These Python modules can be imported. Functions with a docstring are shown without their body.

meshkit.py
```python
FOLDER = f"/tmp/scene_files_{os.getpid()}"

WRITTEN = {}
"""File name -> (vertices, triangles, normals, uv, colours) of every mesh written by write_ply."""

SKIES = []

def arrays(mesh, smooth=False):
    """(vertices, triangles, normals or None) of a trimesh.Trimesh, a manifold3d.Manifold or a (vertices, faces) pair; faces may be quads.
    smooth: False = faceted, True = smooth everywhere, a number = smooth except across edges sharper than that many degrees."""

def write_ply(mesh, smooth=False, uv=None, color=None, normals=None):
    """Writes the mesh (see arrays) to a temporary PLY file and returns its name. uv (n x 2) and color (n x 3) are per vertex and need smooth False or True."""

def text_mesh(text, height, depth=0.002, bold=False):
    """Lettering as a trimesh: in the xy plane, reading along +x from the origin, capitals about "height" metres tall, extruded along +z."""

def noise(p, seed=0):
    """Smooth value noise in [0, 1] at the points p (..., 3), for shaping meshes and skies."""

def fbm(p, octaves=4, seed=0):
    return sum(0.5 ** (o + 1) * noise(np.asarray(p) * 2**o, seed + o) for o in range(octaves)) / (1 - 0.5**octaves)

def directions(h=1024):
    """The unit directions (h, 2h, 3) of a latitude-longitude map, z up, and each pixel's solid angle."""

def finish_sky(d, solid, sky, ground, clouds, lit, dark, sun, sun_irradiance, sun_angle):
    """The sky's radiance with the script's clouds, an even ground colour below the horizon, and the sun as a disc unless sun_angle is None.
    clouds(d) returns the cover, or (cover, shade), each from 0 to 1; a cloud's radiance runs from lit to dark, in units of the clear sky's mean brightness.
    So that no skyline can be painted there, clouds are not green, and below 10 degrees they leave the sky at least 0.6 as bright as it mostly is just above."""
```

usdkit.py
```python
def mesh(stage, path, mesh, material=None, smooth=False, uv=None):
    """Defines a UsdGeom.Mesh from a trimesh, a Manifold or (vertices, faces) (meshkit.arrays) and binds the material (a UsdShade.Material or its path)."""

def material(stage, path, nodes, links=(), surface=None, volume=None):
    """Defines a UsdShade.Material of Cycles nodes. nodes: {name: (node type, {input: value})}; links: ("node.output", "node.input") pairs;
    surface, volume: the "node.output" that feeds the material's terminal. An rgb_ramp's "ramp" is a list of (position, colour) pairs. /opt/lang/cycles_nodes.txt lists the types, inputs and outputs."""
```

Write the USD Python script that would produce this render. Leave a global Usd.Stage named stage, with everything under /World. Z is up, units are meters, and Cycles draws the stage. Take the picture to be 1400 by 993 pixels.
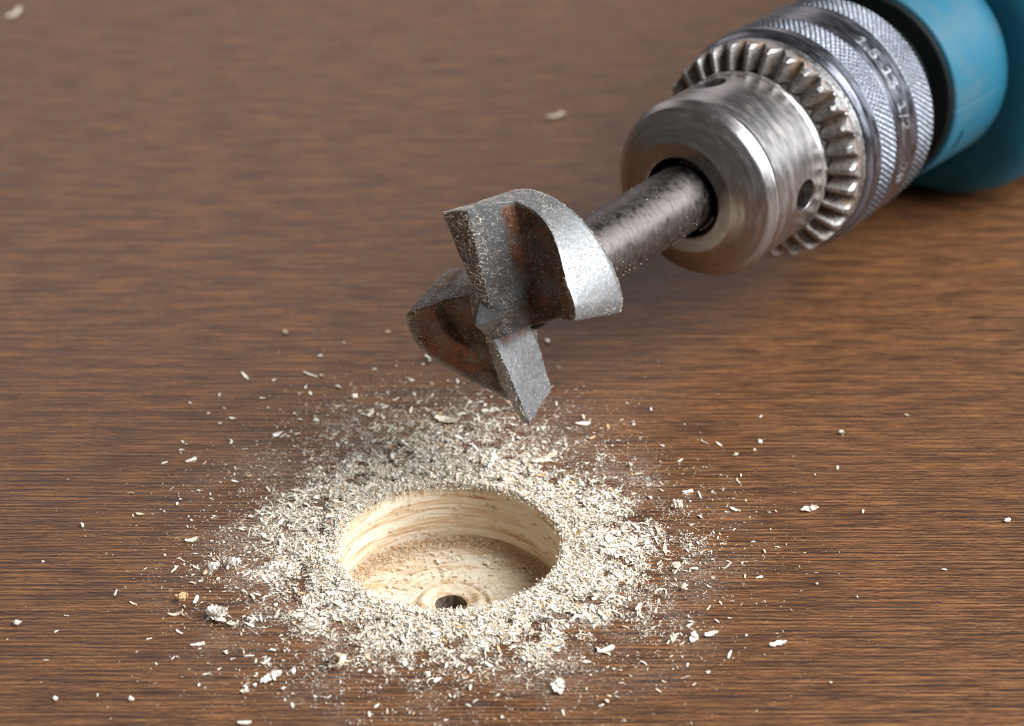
import math
import numpy as np
import trimesh
import manifold3d as m3
import meshkit
import usdkit
from meshkit import fbm, noise
from pxr import Gf, Sdf, Usd, UsdGeom, UsdLux, UsdShade, Vt

stage = Usd.Stage.CreateInMemory()
UsdGeom.SetStageUpAxis(stage, UsdGeom.Tokens.z)
UsdGeom.SetStageMetersPerUnit(stage, 1.0)
UsdGeom.Xform.Define(stage, "/World")
UsdGeom.Scope.Define(stage, "/World/Looks")
MM = 0.001
PI = math.pi

# ------------------------------------------------------------------ camera
CAM = np.array([9.439, -304.897, 206.546]) * MM
RIGHT, UP, FWD = np.array([1.0, 0, 0]), np.array([0, 0.49626, 0.86817]), np.array([0, 0.86817, -0.49626])
cam = UsdGeom.Camera.Define(stage, "/World/camera")
cam.AddTransformOp().Set(Gf.Matrix4d(*[float(x) for row in ((*RIGHT, 0), (*UP, 0), (*(-FWD), 0), (*CAM, 1)) for x in row]))
cam.CreateHorizontalApertureAttr(22.3)
cam.CreateVerticalApertureAttr(22.3 * 726 / 1024)
cam.CreateFocalLengthAttr(22.3 / 2 / math.tan(math.radians(12)))
cam.CreateClippingRangeAttr(Gf.Vec2f(0.02, 50))
cam.CreateFocusDistanceAttr(0.364)
cam.CreateFStopAttr(13.5)
cam.CreateExposureAttr(0.0)


# ------------------------------------------------------------------ light: a window to the right, a weaker one beyond the table, a dim even room
def window_light(name, direction, distance, w, h, radiance, color):
    d = np.array(direction, float)
    d /= np.linalg.norm(d)
    pos, z = d * distance, d
    x = np.cross([0, 0, 1.0], z)
    x /= np.linalg.norm(x)
    y = np.cross(z, x)
    L = UsdLux.RectLight.Define(stage, "/World/" + name)
    L.AddTransformOp().Set(Gf.Matrix4d(*[float(v) for row in ((*x, 0), (*y, 0), (*z, 0), (*pos, 1)) for v in row]))
    L.CreateWidthAttr(w)
    L.CreateHeightAttr(h)
    L.CreateIntensityAttr(radiance)
    L.CreateColorAttr(Gf.Vec3f(*color))
    return L


window_light("window_light", (0.90, -0.12, 0.76), 0.90, 0.72, 0.90, 13.4, (0.90, 0.96, 1.0))
window_light("back_window_light", (-0.25, 0.95, 0.42), 1.9, 1.6, 0.9, 0.85, (1.0, 0.93, 0.97))
dome = UsdLux.DomeLight.Define(stage, "/World/room_light")
dome.CreateIntensityAttr(0.042)
dome.CreateColorAttr(Gf.Vec3f(1.0, 0.97, 0.94))


# ------------------------------------------------------------------ helpers
_taken = {}


def numbered(path):
    k = _taken.get(path, -1) + 1
    _taken[path] = k
    return path if k == 0 else f"{path}_{k:03d}"


def tag(prim, label=None, category=None, group=None, kind=None):
    for key, val in (("label", label), ("category", category), ("group", group), ("kind", kind)):
        if val:
            prim.SetCustomDataByKey(key, val)
    return prim


def thing(name, matrix=None, **keys):
    x = UsdGeom.Xform.Define(stage, numbered("/World/" + name))
    if matrix is not None:
        x.AddTransformOp().Set(matrix)
    return tag(x.GetPrim(), **keys)


def part(parent, name, mesh, material, smooth=30, uv=None, **keys):
    base = str(parent.GetPath()) if parent is not None else "/World"
    g = usdkit.mesh(stage, numbered(base + "/" + name), mesh, material, smooth, uv)
    tag(g.GetPrim(), **keys)
    return g.GetPrim()


def primvar(prim, name, values):
    UsdGeom.PrimvarsAPI(prim).CreatePrimvar(name, Sdf.ValueTypeNames.FloatArray, "vertex").Set(Vt.FloatArray.FromNumpy(np.asarray(values, np.float32)))


def lathe(profile, n=192, close=False):
    """profile: (s, R) in mm; revolved about z. Returns verts (mm->m) and quad faces."""
    p = np.array(profile, float)
    a = np.linspace(0, 2 * PI, n, endpoint=False)
    v = np.stack([p[:, 1][:, None] * np.cos(a), p[:, 1][:, None] * np.sin(a), np.repeat(p[:, 0][:, None], n, 1)], -1).reshape(-1, 3) * MM
    i, j = np.meshgrid(np.arange(len(p) - (0 if close else 1)), np.arange(n), indexing="ij")
    k = (i + 1) % len(p)
    q = np.stack([i * n + j, i * n + (j + 1) % n, k * n + (j + 1) % n, k * n + j], -1).reshape(-1, 4)
    return v, q


def rounded(profile, r=0.25, steps=4):
    """Rounds the corners of an open (s, R) profile."""
    p = np.array(profile, float)
    out = [p[0]]
    for a, b, c in zip(p[:-2], p[1:-1], p[2:]):
        u, w = a - b, c - b
        lu, lw = np.linalg.norm(u), np.linalg.norm(w)
        d = min(r, 0.45 * lu, 0.45 * lw)
        s, e = b + u / lu * d, b + w / lw * d
        for t in np.linspace(0, 1, steps):
            out.append((1 - t) ** 2 * s + 2 * t * (1 - t) * b + t * t * e)
    out.append(p[-1])
    return out


def tri(v, q):
    q = np.asarray(q)
    if q.shape[1] == 4:
        q = np.vstack([q[:, [0, 1, 2]], q[:, [0, 2, 3]]])
    return trimesh.Trimesh(v, q, process=False)


def outward(m):
    if m.volume < 0:
        m.invert()
    return m


# ------------------------------------------------------------------ materials
def mat(name, nodes, links, surface="p.BSDF"):
    return usdkit.material(stage, "/World/Looks/" + name, nodes, links, surface)


def L_(*c):
    return tuple(c)


def steel(name, base, rough, grime_col=(0.10, 0.045, 0.02), turned=True, grime_attr=False, grime_amount=0.35, rough_var=0.18, bump=0.00002, contrast=1.0, streak=1.0, rust=None, clean_metal=1.0):
    """Worn steel in the drill's own frame: z is its axis."""
    n = {
        "tc": ("texture_coordinate", {}),
        "xyz": ("separate_xyz", {}),
        "flat": ("vector_math", {"vector_math_type": "multiply", "math_type": "multiply", "vector2": (1, 1, 0)}),
        "len": ("vector_math", {"math_type": "length"}),
        "ang": ("math", {"math_type": "arctan2"}),
        "angs": ("math", {"math_type": "multiply", "value2": 0.0008}),
        "angm": ("math", {"math_type": "multiply", "value2": 0.0050}),
        "lathe2": ("combine_xyz", {}),
        "lathe": ("combine_xyz", {}),
        "lines": ("noise_texture", {"scale": 2600.0 * streak, "detail": 3.0, "roughness": 0.65}),
        "fine": ("noise_texture", {"scale": 2300.0, "detail": 3.0, "roughness": 0.65}),
        "gcn": ("noise_texture", {"scale": 420.0, "detail": 4.0, "roughness": 0.6}),
        "gcr": ("rgb_ramp", {"ramp": [(0.36, tuple(0.45 * c for c in grime_col)), (0.5, grime_col), (0.62, (1.6 * grime_col[0], 1.45 * grime_col[1], 1.25 * grime_col[2])), (0.74, (3.0 * grime_col[0], 2.3 * grime_col[1], 1.8 * grime_col[2]))]}),
        "blot": ("noise_texture", {"scale": 700.0 if turned else 230.0, "detail": 6.0, "roughness": 0.68}),
        "blot2": ("noise_texture", {"scale": 900.0, "detail": 4.0, "roughness": 0.6}),
        "gm": ("map_range", {"from_min": 0.50, "from_max": 0.72, "to_min": 0.0, "to_max": 1.0, "clamp": True}),
        "gadd": ("math", {"math_type": "multiply", "value2": grime_amount}),
        "gmask": ("math", {"math_type": "add", "use_clamp": True, "value2": 0.0}),
        "col": ("mix", {}),
        "tone": ("rgb_ramp", {"ramp": [(0.33, tuple((1 - 0.58 * contrast) * c for c in base)), (0.52, base), (0.70, tuple(min(1, (1 + 0.5 * contrast) * c) for c in base))]}),
        "metal": ("map_range", {"from_min": 0.0, "from_max": 1.0, "to_min": clean_metal, "to_max": 0.15, "clamp": True}),
        "r1": ("map_range", {"from_min": 0.3, "from_max": 0.7, "to_min": max(0.05, rough - rough_var), "to_max": rough + rough_var, "clamp": True}),
        "r2": ("mix_float", {"b": 0.72}),
        "bump": ("bump", {"distance": bump, "strength": 1.0}),
        "p": ("principled_bsdf", {}),
    }
    src = "lines.fac" if turned else "fine.fac"
    l = [
        ("tc.object", "xyz.vector"), ("tc.object", "flat.vector1"), ("flat.vector", "len.vector1"), ("xyz.y", "ang.value1"), ("xyz.x", "ang.value2"), ("ang.value", "angs.value1"),
        ("len.value", "lathe.x"), ("angs.value", "lathe.y"), ("xyz.z", "lathe.z"), ("lathe.vector", "lines.vector"), ("ang.value", "angm.value1"), ("len.value", "lathe2.x"), ("angm.value", "lathe2.y"), ("xyz.z", "lathe2.z"),
        ("tc.object", "fine.vector"), ("lathe2.vector" if turned else "tc.object", "blot.vector"), ("lathe2.vector" if turned else "tc.object", "blot2.vector"),
        ("tc.object", "gcn.vector"), ("gcn.fac", "gcr.fac"), ("gcr.color", "col.color2"),
        ("blot.fac", "gm.value"), ("gm.result", "gadd.value1"), ("gadd.value", "gmask.value1"),
        (src, "tone.fac"), ("tone.color", "col.color1"), ("gmask.value", "col.fac"), ("col.color", "p.base_color"),
        ("gmask.value", "metal.value"), ("metal.result", "p.metallic"),
        ("blot2.fac", "r1.value"), ("r1.result", "r2.a"), ("gmask.value", "r2.fac"), ("r2.result", "p.roughness"),
        (src, "bump.height"), ("bump.normal", "p.normal"),
    ]
    if rust:
        n["ru"] = ("attribute", {"attribute": "rust"})
        n["rn"] = ("map_range", {"from_min": 0.40, "from_max": 0.60, "to_min": 0.25, "to_max": 1.0, "clamp": True})
        n["rm"] = ("math", {"math_type": "multiply", "use_clamp": True})
        n["rcol"] = ("mix", {"color2": rust})
        l = [x for x in l if x != ("gcr.color", "col.color2")]
        l += [("ru.fac", "rm.value1"), ("blot2.fac", "rn.value"), ("rn.result", "rm.value2"), ("rm.value", "rcol.fac"), ("gcr.color", "rcol.color1"), ("rcol.color", "col.color2")]
    if grime_attr:
        n["at"] = ("attribute", {"attribute": "grime"})
        n["atn"] = ("math", {"math_type": "multiply"})
        n["b3"] = ("map_range", {"from_min": 0.36, "from_max": 0.56, "to_min": 0.4, "to_max": 1.15, "clamp": True})
        l += [("at.fac", "atn.value1"), ("blot.fac", "b3.value"), ("b3.result", "atn.value2"), ("atn.value", "gmask.value2")]
    del n["flat"][1]["vector_math_type"]
    return mat(name, n, l)


CUTTER = steel("cutter_steel", (0.235, 0.230, 0.232), 0.45, grime_col=(0.075, 0.037, 0.021), turned=False, grime_attr=True, grime_amount=0.10, bump=0.00003, contrast=0.45, rough_var=0.1, clean_metal=0.84, rust=(0.27, 0.092, 0.038))
SHANK = steel("shank_steel", (0.125, 0.105, 0.098), 0.44, grime_col=(0.07, 0.035, 0.022), grime_amount=0.10, bump=0.000012, contrast=0.5)
NOSE = steel("nose_steel", (0.36, 0.335, 0.325), 0.29, grime_col=(0.22, 0.125, 0.085), grime_amount=0.25, bump=0.000006, streak=0.8, rough_var=0.04, contrast=0.32)
GEAR = steel("gear_steel", (0.42, 0.40, 0.39), 0.34, grime_col=(0.135, 0.085, 0.055), turned=False, grime_attr=True, grime_amount=0.25, bump=0.00003)
SLEEVE = steel("sleeve_steel", (0.19, 0.19, 0.22), 0.28, grime_col=(0.06, 0.05, 0.045), grime_amount=0.2)
KNURL = steel("knurled_steel", (0.165, 0.172, 0.195), 0.36, grime_col=(0.07, 0.06, 0.06), turned=False, grime_amount=0.25)
STAMP = steel("stamped_steel", (0.44, 0.44, 0.46), 0.42, grime_col=(0.10, 0.09, 0.085), turned=False, grime_amount=1.1)
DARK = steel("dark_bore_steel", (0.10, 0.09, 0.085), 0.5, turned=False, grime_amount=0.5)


def plastic(name, col, dark, rough):
    return mat(name, {
        "tc": ("texture_coordinate", {}),
        "a": ("noise_texture", {"scale": 90.0, "detail": 6.0, "roughness": 0.65}),
        "b": ("noise_texture", {"scale": 2500.0, "detail": 2.0}),
        "m": ("map_range", {"from_min": 0.47, "from_max": 0.72, "to_min": 0.0, "to_max": 0.62, "clamp": True}),
        "c": ("mix", {"color1": col, "color2": dark}),
        "bp": ("bump", {"distance": 0.00004, "strength": 0.6}),
        "p": ("principled_bsdf", {"roughness": rough, "ior": 1.45, "specular_ior_level": 0.3}),
    }, [("tc.object", "a.vector"), ("tc.object", "b.vector"), ("a.fac", "m.value"), ("m.result", "c.fac"), ("c.color", "p.base_color"), ("b.fac", "bp.height"), ("bp.normal", "p.normal")])


TEAL = plastic("teal_plastic", (0.013, 0.100, 0.155), (0.085, 0.115, 0.12), 0.5)
TEAL_DARK = plastic("dark_teal_plastic", (0.008, 0.105, 0.160), (0.010, 0.065, 0.095), 0.5)
BLACK = plastic("shaded_gap_black", (0.006, 0.010, 0.010), (0.02, 0.015, 0.01), 0.6)  # near-black colour paints the shade in the gap behind the chuck


def wood_pale(name, stops, rough=0.85, trans=0.0):
    return mat(name, {
        "oi": ("object_info", {}),
        "tc": ("texture_coordinate", {}),
        "n": ("noise_texture", {"scale": 1800.0, "detail": 3.0}),
        "s": ("math", {"math_type": "multiply_add", "value2": 0.35, "value3": 0.0}),
        "s2": ("math", {"math_type": "multiply_add", "value2": 0.75}),
        "r": ("rgb_ramp", {"ramp": stops}),
        "p": ("principled_bsdf", {"roughness": rough, "specular_ior_level": 0.25}),
        "t": ("translucent_bsdf", {}),
        "mc": ("mix_closure", {"fac": 0.06}),
    }, [("r.color", "t.color"), ("p.BSDF", "mc.closure1"), ("t.BSDF", "mc.closure2"), ("tc.object", "n.vector"), ("n.fac", "s.value1"), ("oi.random", "s2.value1"), ("s.value", "s2.value3"), ("s2.value", "r.fac"), ("r.color", "p.base_color")], "mc.closure")


PALE = wood_pale("pale_shaving", [(0.0, (0.70, 0.57, 0.41)), (0.3, (0.80, 0.71, 0.59)), (0.7, (0.84, 0.775, 0.67)), (1.0, (0.85, 0.81, 0.73))])
CREAM = wood_pale("cream_shaving", [(0.0, (0.62, 0.46, 0.30)), (0.5, (0.78, 0.66, 0.50)), (1.0, (0.84, 0.77, 0.65))])
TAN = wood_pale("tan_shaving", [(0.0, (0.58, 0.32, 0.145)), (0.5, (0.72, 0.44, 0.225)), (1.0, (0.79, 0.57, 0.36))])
ROSE = wood_pale("rosy_shaving", [(0.0, (0.40, 0.17, 0.13)), (1.0, (0.60, 0.36, 0.28))])

VENEER = mat("stained_veneer", {
    "g": ("geometry", {}),
    "map1": ("mapping", {"scale": (560, 3000, 1)}),
    "map1b": ("mapping", {"scale": (560, 3000, 1), "location": (0.0, 0.95, 0.0)}),
    "n1b": ("noise_texture", {"scale": 1.0, "detail": 2.0, "roughness": 0.5}),
    "hp": ("math", {"math_type": "subtract"}),
    "hp2": ("math", {"math_type": "multiply_add", "value2": 0.85, "value3": 0.5}),
    "patch": ("mix_float", {"fac": 0.22}),
    "map2": ("mapping", {"scale": (210, 1500, 1)}),
    "map3": ("mapping", {"scale": (85, 420, 1)}),
    "map4": ("mapping", {"scale": (55, 2600, 1)}),
    "n1": ("noise_texture", {"scale": 1.0, "detail": 2.0, "roughness": 0.5}),
    "n2": ("noise_texture", {"scale": 1.0, "detail": 3.0, "roughness": 0.5, "distortion": 0.15}),
    "n3": ("noise_texture", {"scale": 1.0, "detail": 4.0, "roughness": 0.6}),
    "n4": ("noise_texture", {"scale": 1.0, "detail": 1.0}),
    "map4b": ("mapping", {"scale": (55, 2600, 1), "location": (0.0, 0.95, 0.0)}),
    "n4b": ("noise_texture", {"scale": 1.0, "detail": 1.0}),
    "lp": ("math", {"math_type": "subtract"}),
    "lp2": ("math", {"math_type": "multiply_add", "value2": 0.85, "value3": 0.5}),
    "both": ("mix_float", {"fac": 0.5}),
    "stretch": ("math", {"math_type": "multiply_add", "value2": 1.35, "value3": -0.175}),
    "base": ("rgb_ramp", {"ramp": [(0.38, (0.026, 0.0115, 0.0082)), (0.455, (0.070, 0.0265, 0.0105)), (0.515, (0.124, 0.0475, 0.0152)), (0.60, (0.235, 0.099, 0.032))]}),
    "mixv": ("mix_float", {"fac": 0.20}),
    "mott": ("rgb_ramp", {"ramp": [(0.3, (0.80, 0.78, 0.80)), (0.5, (1.0, 1.0, 1.0)), (0.7, (1.12, 1.08, 1.0))]}),
    "mul": ("mix", {"mix_type": "multiply", "fac": 1.0}),
    "pore": ("map_range", {"from_min": 0.60, "from_max": 0.70, "to_min": 0.0, "to_max": 0.55, "clamp": True}),
    "pcol": ("mix", {"color2": (0.022, 0.012, 0.010)}),
    # fine pale dust worked into the surface round the hole
    "rad": ("vector_math", {"math_type": "length"}),
    "dr": ("map_range", {"from_min": 0.019, "from_max": 0.050, "to_min": 0.55, "to_max": 0.0, "clamp": True}),
    "dn": ("noise_texture", {"scale": 75.0, "detail": 5.0, "roughness": 0.6}),
    "dm": ("map_range", {"from_min": 0.46, "from_max": 0.68, "to_min": 0.0, "to_max": 1.0, "clamp": True}),
    "dd": ("math", {"math_type": "multiply"}),
    "dg": ("map_range", {"from_min": 0.46, "from_max": 0.60, "to_min": 0.05, "to_max": 1.0, "clamp": True}),
    "dd2": ("math", {"math_type": "multiply"}),
    "map5": ("mapping", {"scale": (1500, 3200, 1)}),
    "n5": ("noise_texture", {"scale": 1.0, "detail": 2.0}),
    "dust": ("mix", {"color2": (0.66, 0.60, 0.52)}),
    "ro": ("map_range", {"from_min": 0.3, "from_max": 0.7, "to_min": 0.36, "to_max": 0.55, "clamp": True}),
    "bh": ("mix_float", {"fac": 0.4}),
    "bp": ("bump", {"distance": 0.00002, "strength": 0.6}),
    "p": ("principled_bsdf", {"ior": 1.5, "specular_ior_level": 0.5}),
}, [("g.position", "map1.vector"), ("g.position", "map2.vector"), ("g.position", "map3.vector"), ("g.position", "map4.vector"),
    ("g.position", "map1b.vector"), ("map1b.vector", "n1b.vector"), ("n1.fac", "hp.value1"), ("n1b.fac", "hp.value2"), ("hp.value", "hp2.value1"), ("map1.vector", "n1.vector"), ("map2.vector", "n2.vector"), ("map3.vector", "n3.vector"), ("map4.vector", "n4.vector"),
    ("g.position", "map4b.vector"), ("map4b.vector", "n4b.vector"), ("n4.fac", "lp.value1"), ("n4b.fac", "lp.value2"), ("lp.value", "lp2.value1"), ("hp2.value", "both.a"), ("lp2.value", "both.b"), ("both.result", "stretch.value1"), ("stretch.value", "mixv.a"), ("n2.fac", "mixv.b"), ("mixv.result", "patch.a"), ("n3.fac", "patch.b"), ("patch.result", "base.fac"), ("n3.fac", "mott.fac"), ("base.color", "mul.color1"), ("mott.color", "mul.color2"),
    ("hp2.value", "pore.value"), ("mul.color", "pcol.color1"), ("pore.result", "pcol.fac"),
    ("g.position", "rad.vector1"), ("rad.value", "dr.value"), ("g.position", "dn.vector"), ("dn.fac", "dm.value"), ("dm.result", "dd.value1"), ("dr.result", "dd.value2"),
    ("pcol.color", "dust.color1"), ("g.position", "map5.vector"), ("map5.vector", "n5.vector"), ("n5.fac", "dg.value"), ("dg.result", "dd2.value1"), ("dd.value", "dd2.value2"), ("dd2.value", "dust.fac"), ("dust.color", "p.base_color"),
    ("n2.fac", "ro.value"), ("ro.result", "p.roughness"), ("hp2.value", "bh.a"), ("n4.fac", "bh.b"), ("bh.result", "bp.height"), ("bp.normal", "p.normal")])


def chipboard(name, sx, sy, cell):
    """Bored particle board; the uv runs along and across the cut, in metres."""
    return mat(name, {
        "uv": ("uvmap", {"attribute": "st"}),
        "m1": ("mapping", {"scale": (sx, sy, 1)}),
        "m2": ("mapping", {"scale": (sx * 0.35, sy * 0.45, 1)}),
        "n1": ("noise_texture", {"scale": 1.0, "detail": 5.0, "roughness": 0.6, "distortion": 0.4}),
        "n2": ("noise_texture", {"scale": 1.0, "detail": 4.0, "roughness": 0.55, "distortion": 0.8}),
        "vo": ("voronoi_texture", {"scale": 1.0, "randomness": 1.0}),
        "m3": ("mapping", {"scale": cell}),
        "hv": ("separate_color", {}),
        "mx": ("mix_float", {"fac": 0.22}),
        "mx2": ("mix_float", {"fac": 0.22}),
        "r": ("rgb_ramp", {"ramp": [(0.28, (0.36, 0.19, 0.095)), (0.38, (0.58, 0.395, 0.235)), (0.46, (0.70, 0.56, 0.395)), (0.60, (0.76, 0.66, 0.52)), (0.85, (0.78, 0.71, 0.61))]}),
        "bp": ("bump", {"distance": 0.00009, "strength": 0.8}),
        "p": ("principled_bsdf", {"roughness": 0.85, "specular_ior_level": 0.2}),
    }, [("uv.UV", "m1.vector"), ("uv.UV", "m2.vector"), ("uv.UV", "m3.vector"), ("m1.vector", "n1.vector"), ("m2.vector", "n2.vector"), ("m3.vector", "vo.vector"),
        ("vo.color", "hv.color"), ("n1.fac", "mx.a"), ("n2.fac", "mx.b"), ("mx.result", "mx2.a"), ("hv.r", "mx2.b"), ("mx2.result", "r.fac"), ("r.color", "p.base_color"),
        ("n1.fac", "bp.height"), ("bp.normal", "p.normal")])


WALL = chipboard("bored_board_wall", 150, 2200, (120, 900, 1))
FLOOR = chipboard("bored_board_floor", 240, 900, (130, 330, 1))
PILOT = mat("shade_darkened_pilot", {"tc": ("texture_coordinate", {}), "n": ("noise_texture", {"scale": 1400.0, "detail": 4.0}), "r": ("rgb_ramp", {"ramp": [(0.35, (0.09, 0.065, 0.045)), (0.6, (0.26, 0.20, 0.14))]}), "p": ("principled_bsdf", {"roughness": 0.9})}, [("tc.object", "n.vector"), ("n.fac", "r.fac"), ("r.color", "p.base_color")])  # board colour darkened to stand for the shade down the pilot hole
UNDER = mat("raw_board", {"p": ("principled_bsdf", {"base_color": (0.5, 0.38, 0.25), "roughness": 0.9})}, [])

# ------------------------------------------------------------------ the table top with its bored hole
HOLE_R, DEPTH = 17.5, 10.5
rng = np.random.default_rng(4)
table = thing("table_top", kind="structure", label="dark brown stained wood table top with a round bored hole", category="table")


def rim_radius(a):
    p = np.stack([np.cos(a) * 9, np.sin(a) * 9, 0 * a], -1)
    return HOLE_R + 0.35 * (fbm(p * 2.2, 3, 5) - 0.5) + 0.42 * (noise(p * 7, 8) - 0.5) + 0.5 * np.clip(fbm(p * 1.1, 3, 19) - 0.55, 0, 1) * 4


def build_table():
    n = 720
    a = np.linspace(0, 2 * PI, n, endpoint=False)
    rr = rim_radius(a)
    rings = [np.stack([np.cos(a) * (rr + d), np.sin(a) * (rr + d), z + 0 * a], -1) for d, z in ((0.0, -0.55), (0.02, -0.2), (0.10, -0.05), (0.22, 0.0), (2.0, 0.0), (8, 0.0), (25, 0.0))]
    out = np.stack([np.cos(a), np.sin(a), 0 * a], -1)
    k = 1 / np.maximum(np.abs(out[:, 0]), np.abs(out[:, 1]))
    sq = out * k[:, None]
    x0, x1, y0, y1 = -420, 420, -170, 560
    far = np.stack([np.where(sq[:, 0] > 0, sq[:, 0] * x1, -sq[:, 0] * x0), np.where(sq[:, 1] > 0, sq[:, 1] * y1, -sq[:, 1] * y0), 0 * a], -1)
    rings += [far, far * [1.004, 1.004, 1] + [0, 0, -1.2], far * [1.004, 1.004, 1] + [0, 0, -26.4]]
    v = np.concatenate(rings) * MM
    i, j = np.meshgrid(np.arange(len(rings) - 1), np.arange(n), indexing="ij")
    q = np.stack([i * n + j, (i + 1) * n + j, (i + 1) * n + (j + 1) % n, i * n + (j + 1) % n], -1).reshape(-1, 4)
    part(table, "veneer", (v, q), VENEER, 40)
    # wall of the hole
    m, nz = 720, 60
    a = np.linspace(0, 2 * PI, m + 1)
    z = np.linspace(0, 1, nz)
    A, Z = np.meshgrid(a, z, indexing="ij")
    P = np.stack([np.cos(A) * 5, np.sin(A) * 5, Z * 14], -1)
    R = HOLE_R + (rim_radius(A) - HOLE_R) * np.clip(1 - Z * 6, 0, 1) - 0.02 + 0.26 * (fbm(P * [0.5, 0.5, 1.4], 4, 11) - 0.5) * np.clip(Z * 6, 0, 1) + 0.16 * (noise(P * [0.8, 0.8, 2.6], 3) - 0.5)
    # a pulled-out chip leaves a pit high in the far wall
    pit = np.exp(-(((A - math.radians(68)) / 0.035) ** 2 + ((Z - 0.30) / 0.05) ** 2))
    R = R + 0.7 * pit
    H = -0.5 - Z * (DEPTH - 0.5 + 0.2)
    v = np.stack([np.cos(A) * R, np.sin(A) * R, H], -1).reshape(-1, 3) * MM
    i, j = np.meshgrid(np.arange(m), np.arange(nz - 1), indexing="ij")
    q = np.stack([i * nz + j, (i + 1) * nz + j, (i + 1) * nz + j + 1, i * nz + j + 1], -1).reshape(-1, 4)
    uv = np.stack([A * HOLE_R * MM, H * MM], -1).reshape(-1, 2)
    part(table, "hole_wall", (v, q), WALL, True, uv=uv)
    # floor: concentric cuts, a raised ring round the pilot hole
    r = np.concatenate([np.linspace(2.45, 7, 60), np.linspace(7.1, 17.9, 90)])
    A, Rr = np.meshgrid(a[::2], r, indexing="ij")
    P = np.stack([np.cos(A) * Rr * 0.7, np.sin(A) * Rr * 0.7, 0 * A], -1)
    wig = Rr + 0.5 * (noise(P * 0.5, 21) - 0.5)
    hgt = 0.26 * (fbm(P * 1.3, 4, 2) - 0.5) + 0.07 * np.sin(wig * 5.3) * (noise(P * 0.9, 31)) - 0.75 * np.exp(-((Rr - 5.6) / 0.35) ** 2) * (0.4 + 0.6 * noise(P * 0.8, 7)) \
        + 0.55 * np.exp(-((Rr - 4.4) / 0.7) ** 2) - 0.3 * np.clip((2.9 - Rr) / 0.5, 0, 1) ** 2
    hgt += 0.9 * np.clip((Rr - 16.2) / 1.6, 0, 1) ** 2
    v = np.stack([np.cos(A) * Rr, np.sin(A) * Rr, -DEPTH + hgt], -1).reshape(-1, 3) * MM
    na, nr = A.shape
    i, j = np.meshgrid(np.arange(na - 1), np.arange(nr - 1), indexing="ij")
    q = np.stack([i * nr + j, i * nr + j + 1, (i + 1) * nr + j + 1, (i + 1) * nr + j], -1).reshape(-1, 4)
    uv = np.stack([np.cos(A) * Rr * MM, np.sin(A) * Rr * MM], -1).reshape(-1, 2)
    part(table, "hole_floor", (v, q), FLOOR, True, uv=uv)
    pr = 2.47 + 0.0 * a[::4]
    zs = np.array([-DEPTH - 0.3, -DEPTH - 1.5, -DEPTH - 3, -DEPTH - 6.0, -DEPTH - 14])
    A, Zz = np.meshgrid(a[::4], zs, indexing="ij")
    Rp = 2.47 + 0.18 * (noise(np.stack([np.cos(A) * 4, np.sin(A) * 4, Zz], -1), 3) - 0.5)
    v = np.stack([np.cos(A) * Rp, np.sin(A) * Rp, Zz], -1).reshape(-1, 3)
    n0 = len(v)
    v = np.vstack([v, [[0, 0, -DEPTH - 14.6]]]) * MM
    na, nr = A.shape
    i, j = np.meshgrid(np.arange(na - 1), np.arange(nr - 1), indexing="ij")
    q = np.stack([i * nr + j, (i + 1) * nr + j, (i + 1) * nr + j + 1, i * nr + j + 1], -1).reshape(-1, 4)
    f = np.vstack([q[:, [0, 1, 2]], q[:, [0, 2, 3]], [[k * nr + nr - 1, (k + 1) * nr + nr - 1, n0] for k in range(na - 1)]])
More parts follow.
